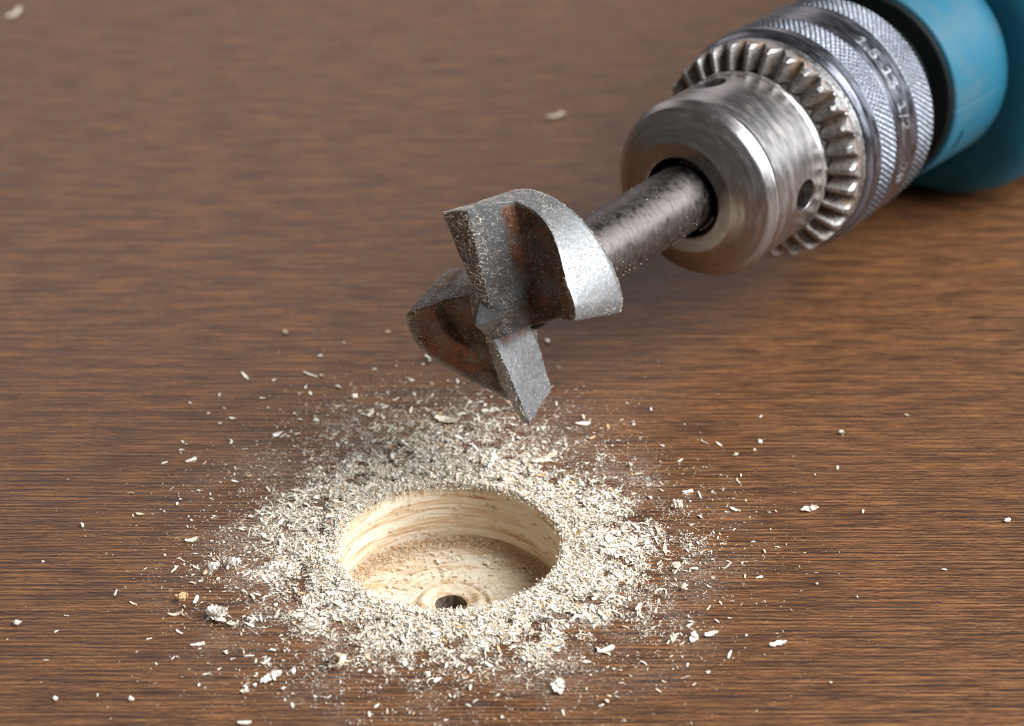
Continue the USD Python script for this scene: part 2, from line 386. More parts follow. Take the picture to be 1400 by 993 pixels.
    uv = np.vstack([np.stack([A * 2.5 * MM, Zz * MM], -1).reshape(-1, 2), [[0, 0]]])
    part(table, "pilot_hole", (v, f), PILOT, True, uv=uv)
    part(table, "underside", trimesh.creation.box(bounds=np.array([[-421, -170.6, -28], [421, 562, -26.2]]) * MM), UNDER, False)


build_table()

# ------------------------------------------------------------------ drill frame: z runs from the cutter's tip into the chuck
TIP = np.array([5.3, 14.93, 31.3])
AX = np.array([0.60313631, 0.79759916, -0.00788483])
E1 = np.array([0.00475578, 0.00628913, 0.99996891])
E2 = np.array([0.79762395, -0.60315506, 0.0])


def drill_matrix(s=0.0):
    o = (TIP + AX * s) * MM
    return Gf.Matrix4d(*[float(x) for row in ((*E1, 0), (*E2, 0), (*AX, 0), (*o, 1)) for x in row])


def to_world(v):
    return TIP * MM + v[:, :1] * E1 + v[:, 1:2] * E2 + v[:, 2:] * AX


# ------------------------------------------------------------------ drill bit
def smin(*xs, k=0.2):
    e = sum(np.exp(-x / k) for x in xs)
    return -k * np.log(e)


PHI0 = math.radians(-28.7)
RO = 17.5


def wing_land(r, tapered):
    return 1.2 + 2.2 * r / RO - 2.2 * np.clip((r - 11) / 6.5, 0, 1) if tapered else 1.3 + 3.7 * r / RO


def wing_front(r, psi, tapered):
    w, phi = r * np.sin(psi), np.degrees(psi) - 28.7
    land = wing_land(r, tapered)
    bar = 0.07 * w + np.maximum(0, w - land) * 1.55 + np.maximum(0, -w) * 0.2
    srim = np.interp(phi, [-40, -20, -8, 0, 20, 30, 38, 47, 55, 74, 140], [9, 9, 9, 8.0, 6.2, 5.0, 3.7, 2.2, 1.2, 0.7, 0.5])
    d = RO - r
    rim = srim + d * 0.50 + np.maximum(0, d - 4.6) * 2.2
    floor = np.interp(phi, [-30, 25, 60, 90, 150], [6.6, 6.6, 5.2, 3.6, 1.5]) + 0.25 * (fbm(np.stack([r * np.cos(psi), r * np.sin(psi), 0 * r], -1) * 0.5, 3, 9) - 0.5)
    hub = 0.45 + np.maximum(0, r - 2.7) * 1.15 + 0 * psi
    return smin(bar, rim, floor, hub) + 0.15


def build_wing(tapered):
    nr, na, ns = 90, 150, 34
    u = np.linspace(0, 1, nr) ** 0.85
    t = np.linspace(0, 1, na)
    # outer radius is relieved behind the cutting corner; the trailing face is a plane off the centre
    def psi_end(r, twist):
        return math.radians(62 + 28.7 + twist) + np.arcsin(np.clip(3.6 / np.maximum(r, 3.6), 0, 1))

    U, T = np.meshgrid(u, t, indexing="ij")
    layers, grime, rusts = [], [], []
    for k in range(ns):
        f = k / (ns - 1)
        lead = math.radians(7.0) * f * np.clip(U * 1.3, 0, 1)
        rr0 = U * RO
        psi = lead + T * (psi_end(rr0, 11 * f) - lead)
        relief = 3.2 * f ** 1.2 * np.exp(-psi / math.radians(11))
        edge = 0.10 * np.clip(1 - f * 14, 0, 1) ** 2 + 0.35 * np.clip(1 - (1 - f) * 9, 0, 1) ** 2
        round_end = 0.7 * np.clip(1 - (psi_end(rr0, 11 * f) - psi) / math.radians(9), 0, 1) ** 2
        r = U * (RO - relief - edge - round_end)
        if k == 0:
            S0 = wing_front(rr0, psi, tapered)
            S0 = S0 + 0.22 * np.clip(1 - T * na / 2.5, 0, 1) ** 2 + 0.2 * np.clip(1 - (1 - T) * na / 3, 0, 1) ** 2
        back = 12.35 - 4.2 * np.clip(1 - np.degrees(psi) / 26, 0, 1) ** 1.3
        s = S0 + (np.maximum(back, S0 + 0.6) - S0) * f
        ph = psi + PHI0
        layers.append(np.stack([r * np.cos(ph), r * np.sin(ph), s], -1))
        if k == 0:
            depth = np.clip((S0 - 1.6) / 1.6, 0, 1)
            dia = np.clip((RO - 0.25 - rr0) / 0.5, 0, 1)
            w = rr0 * np.sin(psi)
            band = np.clip((w - wing_land(rr0, tapered) - 2.2) / 0.7, 0, 1)
            g0 = np.maximum(depth * dia * band, 0.35 * np.clip(1 - np.abs(S0 - 0.5), 0, 1) * 0)
            # the bevel of the rim is stained too
            g0 = np.maximum(g0, np.clip((np.degrees(psi) - 40) / 10, 0, 1) * dia * np.clip((rr0 - 5) / 4, 0, 1))
            g0 = np.clip(g0 * np.clip((rr0 - 3.0) / 3.5, 0, 1), 0, 1)
            pd = np.degrees(psi)
            foot = w - wing_land(rr0, tapered)
            ru = np.exp(-((foot - 3.3) / 0.55) ** 2) * np.clip((rr0 - 6) / 3, 0, 1) * 0.9
            ru = np.maximum(ru, np.clip((pd - 45) / 12, 0, 1) * np.clip((rr0 - 12.6) / 0.8, 0, 1) * (1.0 if tapered else 0.4))
            ru = np.maximum(ru, np.exp(-((rr0 - 8.5) / 1.8) ** 2 - ((pd - 92) / 9) ** 2) * 0.8)
            rusts.append(ru)
            grime.append(g0)
        else:
            grime.append(np.zeros_like(S0))
            rusts.append(np.zeros_like(S0))
    V, F, G, RU = [], [], [], []

    def sheet(P, g, flip=False, ru=None):
        a, b = P.shape[:2]
        o = sum(len(x) for x in V)
        i, j = np.meshgrid(np.arange(a - 1), np.arange(b - 1), indexing="ij")
        q = np.stack([i * b + j, (i + 1) * b + j, (i + 1) * b + j + 1, i * b + j + 1], -1).reshape(-1, 4) + o
        V.append(P.reshape(-1, 3)), G.append(np.asarray(g).reshape(-1)), RU.append((np.zeros(a * b) if ru is None else np.asarray(ru).reshape(-1))), F.append(q[:, ::-1] if flip else q)

    Ls = np.stack(layers)
    sheet(Ls[0], grime[0], True, rusts[0])
    sheet(Ls[-1], 0.3 + 0 * grime[0])
    z = lambda P, c: np.full(P.shape[:2], c)
    rim = Ls[:, -1]
    sheet(rim, z(rim, 0.0), True)
    lead = Ls[:, :, 0]
    lr = np.hypot(lead[..., 0], lead[..., 1])
    stain = np.exp(-((lr - 4.2) / 1.3) ** 2) * np.clip((lead[..., 2] - 1.0) / 1.0, 0, 1)
    sheet(lead, np.maximum(0.02, 0.9 * stain), False, stain)
    trail = Ls[:, :, -1]
    sheet(trail, z(trail, 0.8), True)
    return np.concatenate(V) * MM, np.concatenate(F), np.concatenate(G), np.concatenate(RU)


bit = thing("drill_bit", drill_matrix(), label="steel hole cutter bit with two rusty cutting wings and dusty shank, held in the chuck", category="drill bit")


wings = []
for k in range(2):
    wv, wf, wg, wr = build_wing(k == 1)
    wm = outward(tri(wv, wf))
    rot = np.diag([1.0, 1, 1]) if k == 0 else np.diag([-1.0, -1, 1])
    v = wv @ rot
    # fine pitting of the worn steel
    nn = trimesh.Trimesh(v, wm.faces, process=False).vertex_normals
    v = v + nn * ((fbm(v / MM * 1.6, 3, 40 + k) - 0.5) * 0.05 * MM)[:, None]
    p = part(bit, "cutting_wing", (v, wm.faces), CUTTER, True)
    primvar(p, "grime", wg)
    primvar(p, "rust", wr)
    wings.append(trimesh.Trimesh(v, wm.faces, process=False))


def build_point():
    """A low worn pyramid whose faces meet the two cutting edges."""
    tip = np.array([0.0, 0.0, -2.3])
    a = PHI0 + np.radians([8, 60, 98, 188, 240, 278])
    rad = np.array([3.4, 2.5, 3.4, 3.4, 2.5, 3.4])
    top = np.stack([rad * np.cos(a), rad * np.sin(a), np.full(6, 0.75)], -1)
    low = np.stack([rad * np.cos(a), rad * np.sin(a), np.full(6, 3.0)], -1)
    t2 = top * [0.2, 0.2, 0] + [0, 0, -1.9]
    pts = np.vstack([top, low, t2, [tip]])
    return trimesh.convex.convex_hull(trimesh.PointCloud(pts * MM).convex_hull)


pt = build_point()
pp = part(bit, "centre_point", pt, CUTTER, False)
for nm in ("grime", "rust"):
    primvar(pp, nm, np.full(len(meshkit.arrays(pt)[0]), 0.05))
shank_profile = rounded([(9.5, 0.01), (9.5, 5.72), (40, 5.72), (74, 5.70), (74, 0.01)], 0.6)
SHANK_V, SHANK_Q = lathe(shank_profile, 128)
part(bit, "shank", outward(tri(SHANK_V, SHANK_Q)), SHANK, 35)

# ------------------------------------------------------------------ power drill
ORIGIN = 145.0
drill = thing("power_drill", drill_matrix(ORIGIN), label="teal power drill with keyed steel chuck lying on the brown table", category="power drill")
SHIFT = np.array([0, 0, ORIGIN * MM])


def dpart(parent, name, mesh, material, smooth=30, **k):
    v, f = (np.array(mesh.vertices), np.array(mesh.faces)) if isinstance(mesh, trimesh.Trimesh) else mesh
    return part(parent, name, (np.asarray(v) - SHIFT, f), material, smooth, **k)


def man(m):
    return m3.Manifold(m3.Mesh(np.asarray(m.vertices, np.float32), np.asarray(m.faces, np.uint32)))


def unman(m):
    q = m.to_mesh()
    return trimesh.Trimesh(q.vert_properties[:, :3], q.tri_verts, process=False)


body_prof = [(54.6, 6.75), (53.85, 7.05), (53.78, 7.4), (53.86, 9.75), (54.0, 10.1), (54.75, 11.9), (55.75, 13.5), (57.0, 14.8), (58.3, 15.48), (58.75, 15.72), (59.1, 15.74), (59.6, 15.60), (66, 15.52), (73.6, 15.42), (74.2, 15.62), (75.0, 15.55), (75.6, 15.1), (84, 14.5), (84, 6.75)]
bv, bq = lathe(rounded(body_prof, 0.3, 4), 256, close=True)
chuck_body = man(outward(tri(bv, bq)))
key_phis = (91.5, -17.0, 211.0)
for ph in key_phis:
    a = math.radians(ph)
    hole = m3.Manifold.cylinder(8 * MM, 2.75 * MM, 2.75 * MM, 48).translate([0, 0, 11.6 * MM])
    cham = m3.Manifold.cylinder(1.2 * MM, 2.5 * MM, 3.6 * MM, 48).translate([0, 0, 14.95 * MM])
    rot = np.array([[0, -math.sin(a), math.cos(a), 0], [0, math.cos(a), math.sin(a), 0], [-1, 0, 0, 68.2 * MM]])
    chuck_body = chuck_body - (hole + cham).transform(rot)
chuck = dpart(drill, "chuck", unman(chuck_body), NOSE, 28)
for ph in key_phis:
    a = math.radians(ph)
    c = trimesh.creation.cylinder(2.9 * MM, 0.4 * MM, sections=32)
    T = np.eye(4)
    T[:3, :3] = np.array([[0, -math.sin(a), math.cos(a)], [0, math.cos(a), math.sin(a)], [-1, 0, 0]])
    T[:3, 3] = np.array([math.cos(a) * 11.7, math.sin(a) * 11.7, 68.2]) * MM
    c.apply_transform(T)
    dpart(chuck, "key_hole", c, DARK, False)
bore = lathe([(54.5, 6.74), (83, 6.74)], 96)
dpart(chuck, "bore", tri(bore[0], bore[1][:, ::-1]), DARK, True)
for k in range(3):
    a = math.radians(128 + 120 * k)
    prof = [(54.55, 6.0), (54.9, 5.72), (70, 5.72), (70, 6.65), (54.9, 6.65), (54.55, 6.4)]
    aa = np.linspace(a - 0.34, a + 0.34, 16)
    p = np.array(prof)
    v = np.stack([p[:, 1][:, None] * np.cos(aa), p[:, 1][:, None] * np.sin(aa), np.repeat(p[:, :1], 16, 1)], -1).reshape(-1, 3) * MM
    n6 = len(p)
    q = [[i * 16 + j, i * 16 + j + 1, ((i + 1) % n6) * 16 + j + 1, ((i + 1) % n6) * 16 + j] for i in range(n6) for j in range(15)]
    caps = [[0, 16 * (i + 1), 16 * (i + 2)] for i in range(n6 - 2)] + [[15, 16 * (i + 2) + 15, 16 * (i + 1) + 15] for i in range(n6 - 2)]
    q = np.array(q)
    f = np.vstack([q[:, [0, 1, 2]], q[:, [0, 2, 3]], caps])
    dpart(chuck, "jaw", outward(trimesh.Trimesh(v, f, process=False)), SHANK, 30)

# gear ring and its bevel teeth
ring_prof = [(77.2, 14.9), (77.3, 15.5), (79.0, 18.6), (79.0, 19.2), (79.3, 19.32), (81.6, 19.3), (81.6, 14.9)]
rv, rq = lathe(rounded(ring_prof, 0.2, 3), 192, close=True)
gear = dpart(chuck, "gear_ring", outward(tri(rv, rq)), GEAR, 30)
primvar(gear, "grime", np.full(len(UsdGeom.Mesh(gear).GetPointsAttr().Get()), 0.0))
N_TEETH = 31
for k in range(N_TEETH):
    a0 = math.radians(73.2) + 2 * PI * k / N_TEETH
    pitch = 2 * PI / N_TEETH
    r_st = np.array([15.15, 15.5, 16.5, 17.7, 18.9, 19.3, 19.45])
    crest = np.interp(r_st, [15.15, 15.5, 18.9, 19.45], [75.9, 75.2, 76.5, 77.3])
    root = np.interp(r_st, [15.15, 15.5, 19.45], [77.3, 77.3, 79.4])
    wob = 0.06 * (np.random.default_rng(k).random(3) - 0.5)
    # cross-section of a tooth, from root to root: fraction across, height fraction
    sec = np.array([(-0.52, -0.05), (-0.42, 0.10), (-0.15, 0.88), (-0.10, 0.98), (0.08, 1.0), (0.13, 0.93), (0.42, 0.10), (0.52, -0.05)])
    P, G = [], []
    for r, c, b in zip(r_st, crest, root):
        for fx, fh in sec:
            an = a0 + pitch * fx * (1 + wob[0]) + wob[1] * 0.02
            h = b + (c - b) * fh
            P.append((r * math.cos(an), r * math.sin(an), h))
            G.append(np.clip(1.05 - 1.0 * max(fh - 0.45, 0) * 1.7 - (0.9 if r > 19.2 and fh > 0.1 else 0), 0.0, 1.0))
    ns, nn = len(sec), len(r_st)
    # close the outer and inner ends on the ring's surface
    P, G = np.array(P), np.array(G)
    q = np.array([[i * ns + j, (i + 1) * ns + j, (i + 1) * ns + j + 1, i * ns + j + 1] for i in range(nn - 1) for j in range(ns - 1)])
    caps = [[0, j, j + 1] for j in range(1, ns - 1)] + [[(nn - 1) * ns, (nn - 1) * ns + j + 1, (nn - 1) * ns + j] for j in range(1, ns - 1)]
    f = np.vstack([q[:, [0, 1, 2]], q[:, [0, 2, 3]], caps])
    tm = trimesh.Trimesh(P * MM, f, process=False)
    if np.dot(tm.face_normals.mean(0), [0, 0, -1]) < 0:
        tm.invert()
    t = dpart(chuck, "gear_tooth", tm, GEAR, False)
    primvar(t, "grime", G)

# sleeve with two knurled bands
sleeve_prof = [(81.6, 14.6), (81.62, 19.1), (81.9, 19.4), (83.0, 20.05), (83.3, 20.35), (83.6, 20.25), (84.9, 20.3), (85.1, 20.1), (90.4, 20.1), (90.6, 20.15), (97.9, 20.1), (98.1, 20.0), (104.8, 19.6), (105.1, 18.6), (105.1, 14.6)]
sv, sq = lathe(rounded(sleeve_prof, 0.15, 3), 256, close=True)
dpart(chuck, "sleeve", outward(tri(sv, sq)), SLEEVE, 30)


def knurl(s0, s1, r0, r1, n=118):
    m = n * 8
    ss = np.linspace(s0, s1, 84)
    a = np.linspace(0, 2 * PI, m, endpoint=False)
    S, A = np.meshgrid(ss, a, indexing="ij")
    pitch = 2 * PI * r0 / n
    u1, u2 = (A * r0 + (S - s0) * 0.70) / pitch, (A * r0 - (S - s0) * 0.70) / pitch
    tr = lambda x: np.abs((x % 1) - 0.5) * 2
    d = np.minimum(np.minimum(tr(u1), tr(u2)) * 1.5, 1.0)
    end = np.clip(np.minimum(S - s0, s1 - S) / 0.35, 0, 1)
    wear = 0.75 + 0.4 * (fbm(np.stack([np.cos(A) * 4, np.sin(A) * 4, S * 0.3], -1), 3, 3) - 0.5)
    R = np.interp(S, [s0, s1], [r0, r1]) + (0.40 * d * wear - 0.12) * end - 0.12 * (1 - end)
    v = np.stack([R * np.cos(A), R * np.sin(A), S], -1).reshape(-1, 3) * MM
    i, j = np.meshgrid(np.arange(len(ss) - 1), np.arange(m), indexing="ij")
    q = np.stack([i * m + j, i * m + (j + 1) % m, (i + 1) * m + (j + 1) % m, (i + 1) * m + j], -1).reshape(-1, 4)
    t = tri(v, q)
    if ((t.face_normals * t.triangles_center) * [1, 1, 0]).sum() < 0:
        t.invert()
    return t


dpart(chuck, "knurled_band", knurl(85.0, 90.5, 20.22, 20.22), KNURL, True)
dpart(chuck, "knurled_band", knurl(98.0, 104.9, 20.15, 19.65), KNURL, True)


def wrap_text(text, phi0, s0, height, R):
    """Stamped lettering round the sleeve: reads towards growing phi, tops towards growing s."""
    t = meshkit.text_mesh(text, height * MM, 0.08 * MM)
    v, f = trimesh.remesh.subdivide_to_size(t.vertices, t.faces, 0.9 * MM)
    a = math.radians(phi0) + v[:, 0] / (R * MM)
    r = R * MM - 0.01 * MM + v[:, 2]
    w = np.stack([r * np.cos(a), r * np.sin(a), s0 * MM + v[:, 1]], -1)
    return trimesh.Trimesh(w, f, process=False)


for txt, ph in (("1.5", 25.5), ("-", 40.5), ("13", 45.5), ("1/2", 64), ("-", 92.5), ("20", 97)):
    dpart(chuck, "stamped_lettering", wrap_text(txt, ph, 92.8, 2.5, 20.14), STAMP, False)

# spacer, collar and housing
dv, dq = lathe(rounded([(105.2, 9), (105.2, 14.2), (113.0, 14.6), (113.3, 18.0), (113.8, 18.5), (114.3, 18.5), (114.3, 9)], 0.3), 192, close=True)
dpart(drill, "spacer_ring", outward(tri(dv, dq)), BLACK, 35)  # recess and the collar's unlit front face, their shade painted black
cv, cq = lathe(rounded([(113.9, 18.0), (113.95, 18.9), (114.5, 19.35), (124, 19.8), (132.2, 20.15), (132.9, 19.8), (133.4, 18.0), (133.4, 15), (113.9, 15)], 0.3), 720, close=True)
ca = np.arctan2(cv[:, 1], cv[:, 0])
seam = 0.14 * np.exp(-((ca - math.radians(89.3)) / 0.0085) ** 2) * (np.hypot(cv[:, 0], cv[:, 1]) > 18.5 * MM)
cv = cv - np.stack([np.cos(ca), np.sin(ca), 0 * ca], -1) * (seam * MM)[:, None]
slot = m3.Manifold.cube([4 * MM, 5.2 * MM, 0.9 * MM], True)
for ph, s_ in ((113, 118.4),):
    a = math.radians(ph)
    rt = np.array([[math.cos(a), -math.sin(a), 0, 19.5 * MM * math.cos(a)], [math.sin(a), math.cos(a), 0, 19.5 * MM * math.sin(a)], [0, 0, 1, s_ * MM]])
    collar_m = man(outward(tri(cv, cq))) - slot.transform(rt)
collar = dpart(drill, "collar", unman(collar_m), TEAL, 35)


def housing():
    """Body of two shells: round shoulder behind the collar, flattened sides, running back out of the picture."""
    st = np.array([133.0, 133.2, 133.9, 135.5, 138, 142, 148, 156, 175, 200, 235, 262, 270, 272])
    rad = np.array([17.0, 22.0, 25.0, 27.2, 28.6, 29.5, 29.9, 29.9, 29.8, 30, 30, 29.5, 26, 17])
    n = 160
    a = np.linspace(0, 2 * PI, n, endpoint=False)
    V = []
    for s, r in zip(st, rad):
        p = 2.35
        c, q = np.cos(a), np.sin(a)
        k = (np.abs(c) ** p + np.abs(q) ** p) ** (-1 / p)
        rr = r * (0.35 + 0.65 * k / k.max() * 1.0) if False else r * k / 1.0
        rr = np.minimum(rr, r * 1.045)
        groove = 0.45 * np.exp(-((((a - math.radians(89.3) + PI) % (2 * PI)) - PI) / 0.012) ** 2) * (s > 133.5)
        V.append(np.stack([(rr - groove) * c, (rr - groove) * q, s + 0 * a], -1))
    v = np.concatenate(V + [[[0, 0, 133.0]], [[0, 0, 272]]]) * MM
    m = len(st)
    i, j = np.meshgrid(np.arange(m - 1), np.arange(n), indexing="ij")
    q = np.stack([i * n + j, i * n + (j + 1) % n, (i + 1) * n + (j + 1) % n, (i + 1) * n + j], -1).reshape(-1, 4)
    f = np.vstack([q[:, [0, 1, 2]], q[:, [0, 2, 3]], [[m * n, (k + 1) % n, k] for k in range(n)], [[m * n + 1, (m - 1) * n + k, (m - 1) * n + (k + 1) % n] for k in range(n)]])
    return outward(trimesh.Trimesh(v, f, process=False))


dpart(drill, "housing", housing(), TEAL_DARK, 35)


# ------------------------------------------------------------------ shavings
def ribbon(length, width, thick, curl=0.0, twist=0.0, n=7, taper=0.4, seed=0, wavy=0.0):
    """A curled strip of wood, closed, lying along x, in mm."""
    r = np.random.default_rng(seed)
    t = np.linspace(0, 1, n)
    ang = curl * (t - 0.5) + wavy * np.sin(t * 6 + r.random() * 6)
    step = length / (n - 1)
    x = np.concatenate([[0], np.cumsum(np.cos(0.5 * (ang[1:] + ang[:-1])) * step)])
    z = np.concatenate([[0], np.cumsum(np.sin(0.5 * (ang[1:] + ang[:-1])) * step)])
    w = width * (1 - taper * np.abs(2 * t - 1) ** 2) * (0.75 + 0.5 * r.random(n)) / 2
    P = []
    for i in range(n):
        tw = twist * (t[i] - 0.5)
        side = np.array([0, math.cos(tw), math.sin(tw)])
        nor = np.array([-math.sin(ang[i]), 0, math.cos(ang[i])])
        c = np.array([x[i], 0, z[i]])
        for sy, sz in ((-1, -1), (1, -1), (1, 1), (-1, 1)):
            P.append(c + side * w[i] * sy + nor * thick / 2 * sz)
    P = np.array(P)
    q = [[4 * i + j, 4 * i + (j + 1) % 4, 4 * i + 4 + (j + 1) % 4, 4 * i + 4 + j] for i in range(n - 1) for j in range(4)]
    q += [[3, 2, 1, 0], [4 * n - 4, 4 * n - 3, 4 * n - 2, 4 * n - 1]]
    m = tri(P, np.array(q))
    m.vertices -= m.bounds.mean(0) * [1, 1, 0] + [0, 0, m.bounds[0, 2]]
    return outward(m)


def crumb(size, seed=0, flat=0.7, jag=0.5, sub=2):
    """A torn angular crumb of wood."""
    r = np.random.default_rng(seed)
    p = r.normal(size=(9 if sub < 2 else 22, 3))
    p /= np.linalg.norm(p, axis=1, keepdims=True) ** (1 - 0.5 * jag)
    ms = [trimesh.PointCloud(p * [1, r.uniform(0.5, 0.85), flat * r.uniform(0.6, 1.0)] * size / 2).convex_hull]
    if sub > 1:
        for k in range(3):
            q = r.normal(size=(9, 3))
            q /= np.linalg.norm(q, axis=1, keepdims=True)
            ms.append(trimesh.PointCloud(q * [1, 0.45, 0.4] * size * r.uniform(0.2, 0.35) + r.normal(size=3) * size * 0.22).convex_hull)
    m = trimesh.util.concatenate(ms)
    m.vertices -= [0, 0, m.bounds[0, 2]]
    return m


def clump(size, seed=0, n=14, curl=2.2):
    """A tangle of torn strips, as one chip."""
    r = np.random.default_rng(seed)
    ms = [crumb(size * 0.55, seed, 0.75, 0.7)]
    for i in range(n):
        m = ribbon(size * r.uniform(0.35, 0.85), size * r.uniform(0.10, 0.28), size * 0.04, curl * r.normal(), r.normal(), 7, 0.4, seed * 31 + i)
        T = trimesh.transformations.euler_matrix(r.normal() * 0.7, r.normal() * 0.6, r.uniform(0, 2 * PI))
        T[:3, 3] = [r.normal() * size * 0.20, r.normal() * size * 0.16, abs(r.normal()) * size * 0.16]
        m.apply_transform(T)
        ms.append(m)
    m = trimesh.util.concatenate(ms)
    m.vertices -= m.bounds.mean(0) * [1, 1, 0] + [0, 0, m.bounds[0, 2]]
    return m


def roll(size, seed=0, turns=1.5):
    """A shaving rolled up like a scroll."""
    r = np.random.default_rng(seed)
    n, w = 40, 9
    t = np.linspace(0, 1, n)
    a = t * turns * 2 * PI + r.random() * 6
    rad = size * (0.20 + 0.20 * t)
    y = np.linspace(-0.5, 0.5, w) * size * 0.95
    P = np.stack([np.repeat((rad * np.cos(a))[:, None], w, 1), y[None] * (0.7 + 0.3 * np.sin(3 * t))[:, None] + 0.12 * size * np.sin(4 * t)[:, None], np.repeat((rad * np.sin(a))[:, None], w, 1)], -1)
    P += (np.random.default_rng(seed + 1).random(P.shape) - 0.5) * size * 0.09 + (fbm(P / size * 2.5, 2, 4)[..., None] - 0.5) * size * 0.35
    c = np.stack([-np.cos(a), 0 * a, -np.sin(a)], -1)[:, None] * size * 0.035
    v = np.concatenate([P.reshape(-1, 3), (P + c).reshape(-1, 3)])
    o = n * w
    q = [[i * w + j, i * w + j + 1, (i + 1) * w + j + 1, (i + 1) * w + j] for i in range(n - 1) for j in range(w - 1)]
    q2 = [[o + k for k in reversed(x)] for x in q]
    e = [[i * w, (i + 1) * w, o + (i + 1) * w, o + i * w] for i in range(n - 1)] + [[i * w + w - 1, o + i * w + w - 1, o + (i + 1) * w + w - 1, (i + 1) * w + w - 1] for i in range(n - 1)]
    e += [[j, o + j, o + j + 1, j + 1] for j in range(w - 1)] + [[(n - 1) * w + j, (n - 1) * w + j + 1, o + (n - 1) * w + j + 1, o + (n - 1) * w + j] for j in range(w - 1)]
    m = tri(v, np.array(q + q2 + e))
    bits = [m]
    for k in range(12):
        b = ribbon(size * r.uniform(0.3, 0.7), size * r.uniform(0.08, 0.2), size * 0.035, r.normal() * 2, r.normal(), 7, 0.4, seed + k)
        T = trimesh.transformations.euler_matrix(r.normal() * 0.5, r.normal() * 0.5, r.uniform(0, 6.28))
        T[:3, 3] = [r.normal() * size * 0.3, r.normal() * size * 0.3, -size * 0.3 + abs(r.normal()) * size * 0.2]
        bits.append(b.apply_transform(T))
    m = trimesh.util.concatenate(bits)
    m.vertices -= m.bounds.mean(0) * [1, 1, 0] + [0, 0, m.bounds[0, 2]]
    return m


def shard(length, width, seed=0, thick=0.12, bend=0.25):
    """A broad torn flake with ragged ends."""
    r = np.random.default_rng(seed)
    n, w = 12, 5
    t = np.linspace(-0.5, 0.5, n)
    env = width * (0.35 + 0.65 * np.sqrt(np.clip(1 - (2 * t) ** 2, 0, 1))) * (0.7 + 0.6 * r.random(n))
    s = np.linspace(-0.5, 0.5, w)
    X = t[:, None] * length + 0.10 * length * (r.random((n, w)) - 0.5) * (np.abs(t) > 0.40)[:, None] * 2.2
    Y = s[None] * env[:, None] + 0.12 * width * np.sin(t * 5 + r.random() * 5)[:, None]
    Z = bend * length * (t[:, None] ** 2) * 1.6 + 0.35 * width * (s[None] ** 2) + 0.06 * width * r.random((n, w))
    P = np.stack([X, Y, Z], -1).reshape(-1, 3)
    v = np.concatenate([P, P + [0, 0, -thick]])
    o = n * w
    q = [[i * w + j, (i + 1) * w + j, (i + 1) * w + j + 1, i * w + j + 1] for i in range(n - 1) for j in range(w - 1)]
    q2 = [[o + k for k in reversed(x)] for x in q]
    loop = [i * w for i in range(n)] + [(n - 1) * w + j for j in range(1, w)] + [i * w + w - 1 for i in range(n - 2, -1, -1)] + [j for j in range(w - 2, 0, -1)]
    e = [[loop[i], loop[(i + 1) % len(loop)], o + loop[(i + 1) % len(loop)], o + loop[i]] for i in range(len(loop))]
    m = tri(v, np.array(q + q2 + e))
    if r.random() < 0.5:
        b = ribbon(length * 0.55, width * 0.35, thick, r.normal(), r.normal(), 7, 0.4, seed)
        T = trimesh.transformations.euler_matrix(0, -0.3, r.uniform(0.4, 1.2))
        T[:3, 3] = [length * 0.15, 0, 0.1]
        m = trimesh.util.concatenate([m, b.apply_transform(T)])
    m.vertices -= m.bounds.mean(0) * [1, 1, 0] + [0, 0, m.bounds[0, 2]]
    return m


F_PX = 512 / math.tan(math.radians(12)) * 1400 / 1024


def on_table(px, py, z=0.0):
    d = FWD + RIGHT * (px - 700) / F_PX - UP * (py - 496.5) / F_PX
    return (CAM + d * ((z * MM - CAM[2]) / d[2])) / MM


def placed(m, px, py, angle, dz=0.0):
    m = m.copy()
    m.apply_transform(trimesh.transformations.rotation_matrix(angle, [0, 0, 1]))
    m.apply_translation(on_table(px, py) + [0, 0, dz + 0.01])
    m.apply_scale(MM)
    return m


def pile(r):
    """Height of the heap of sawdust round the hole, in mm."""
    return 0.75 * np.exp(-((np.maximum(r, 17.5) - 19.5) / 5.5) ** 2)


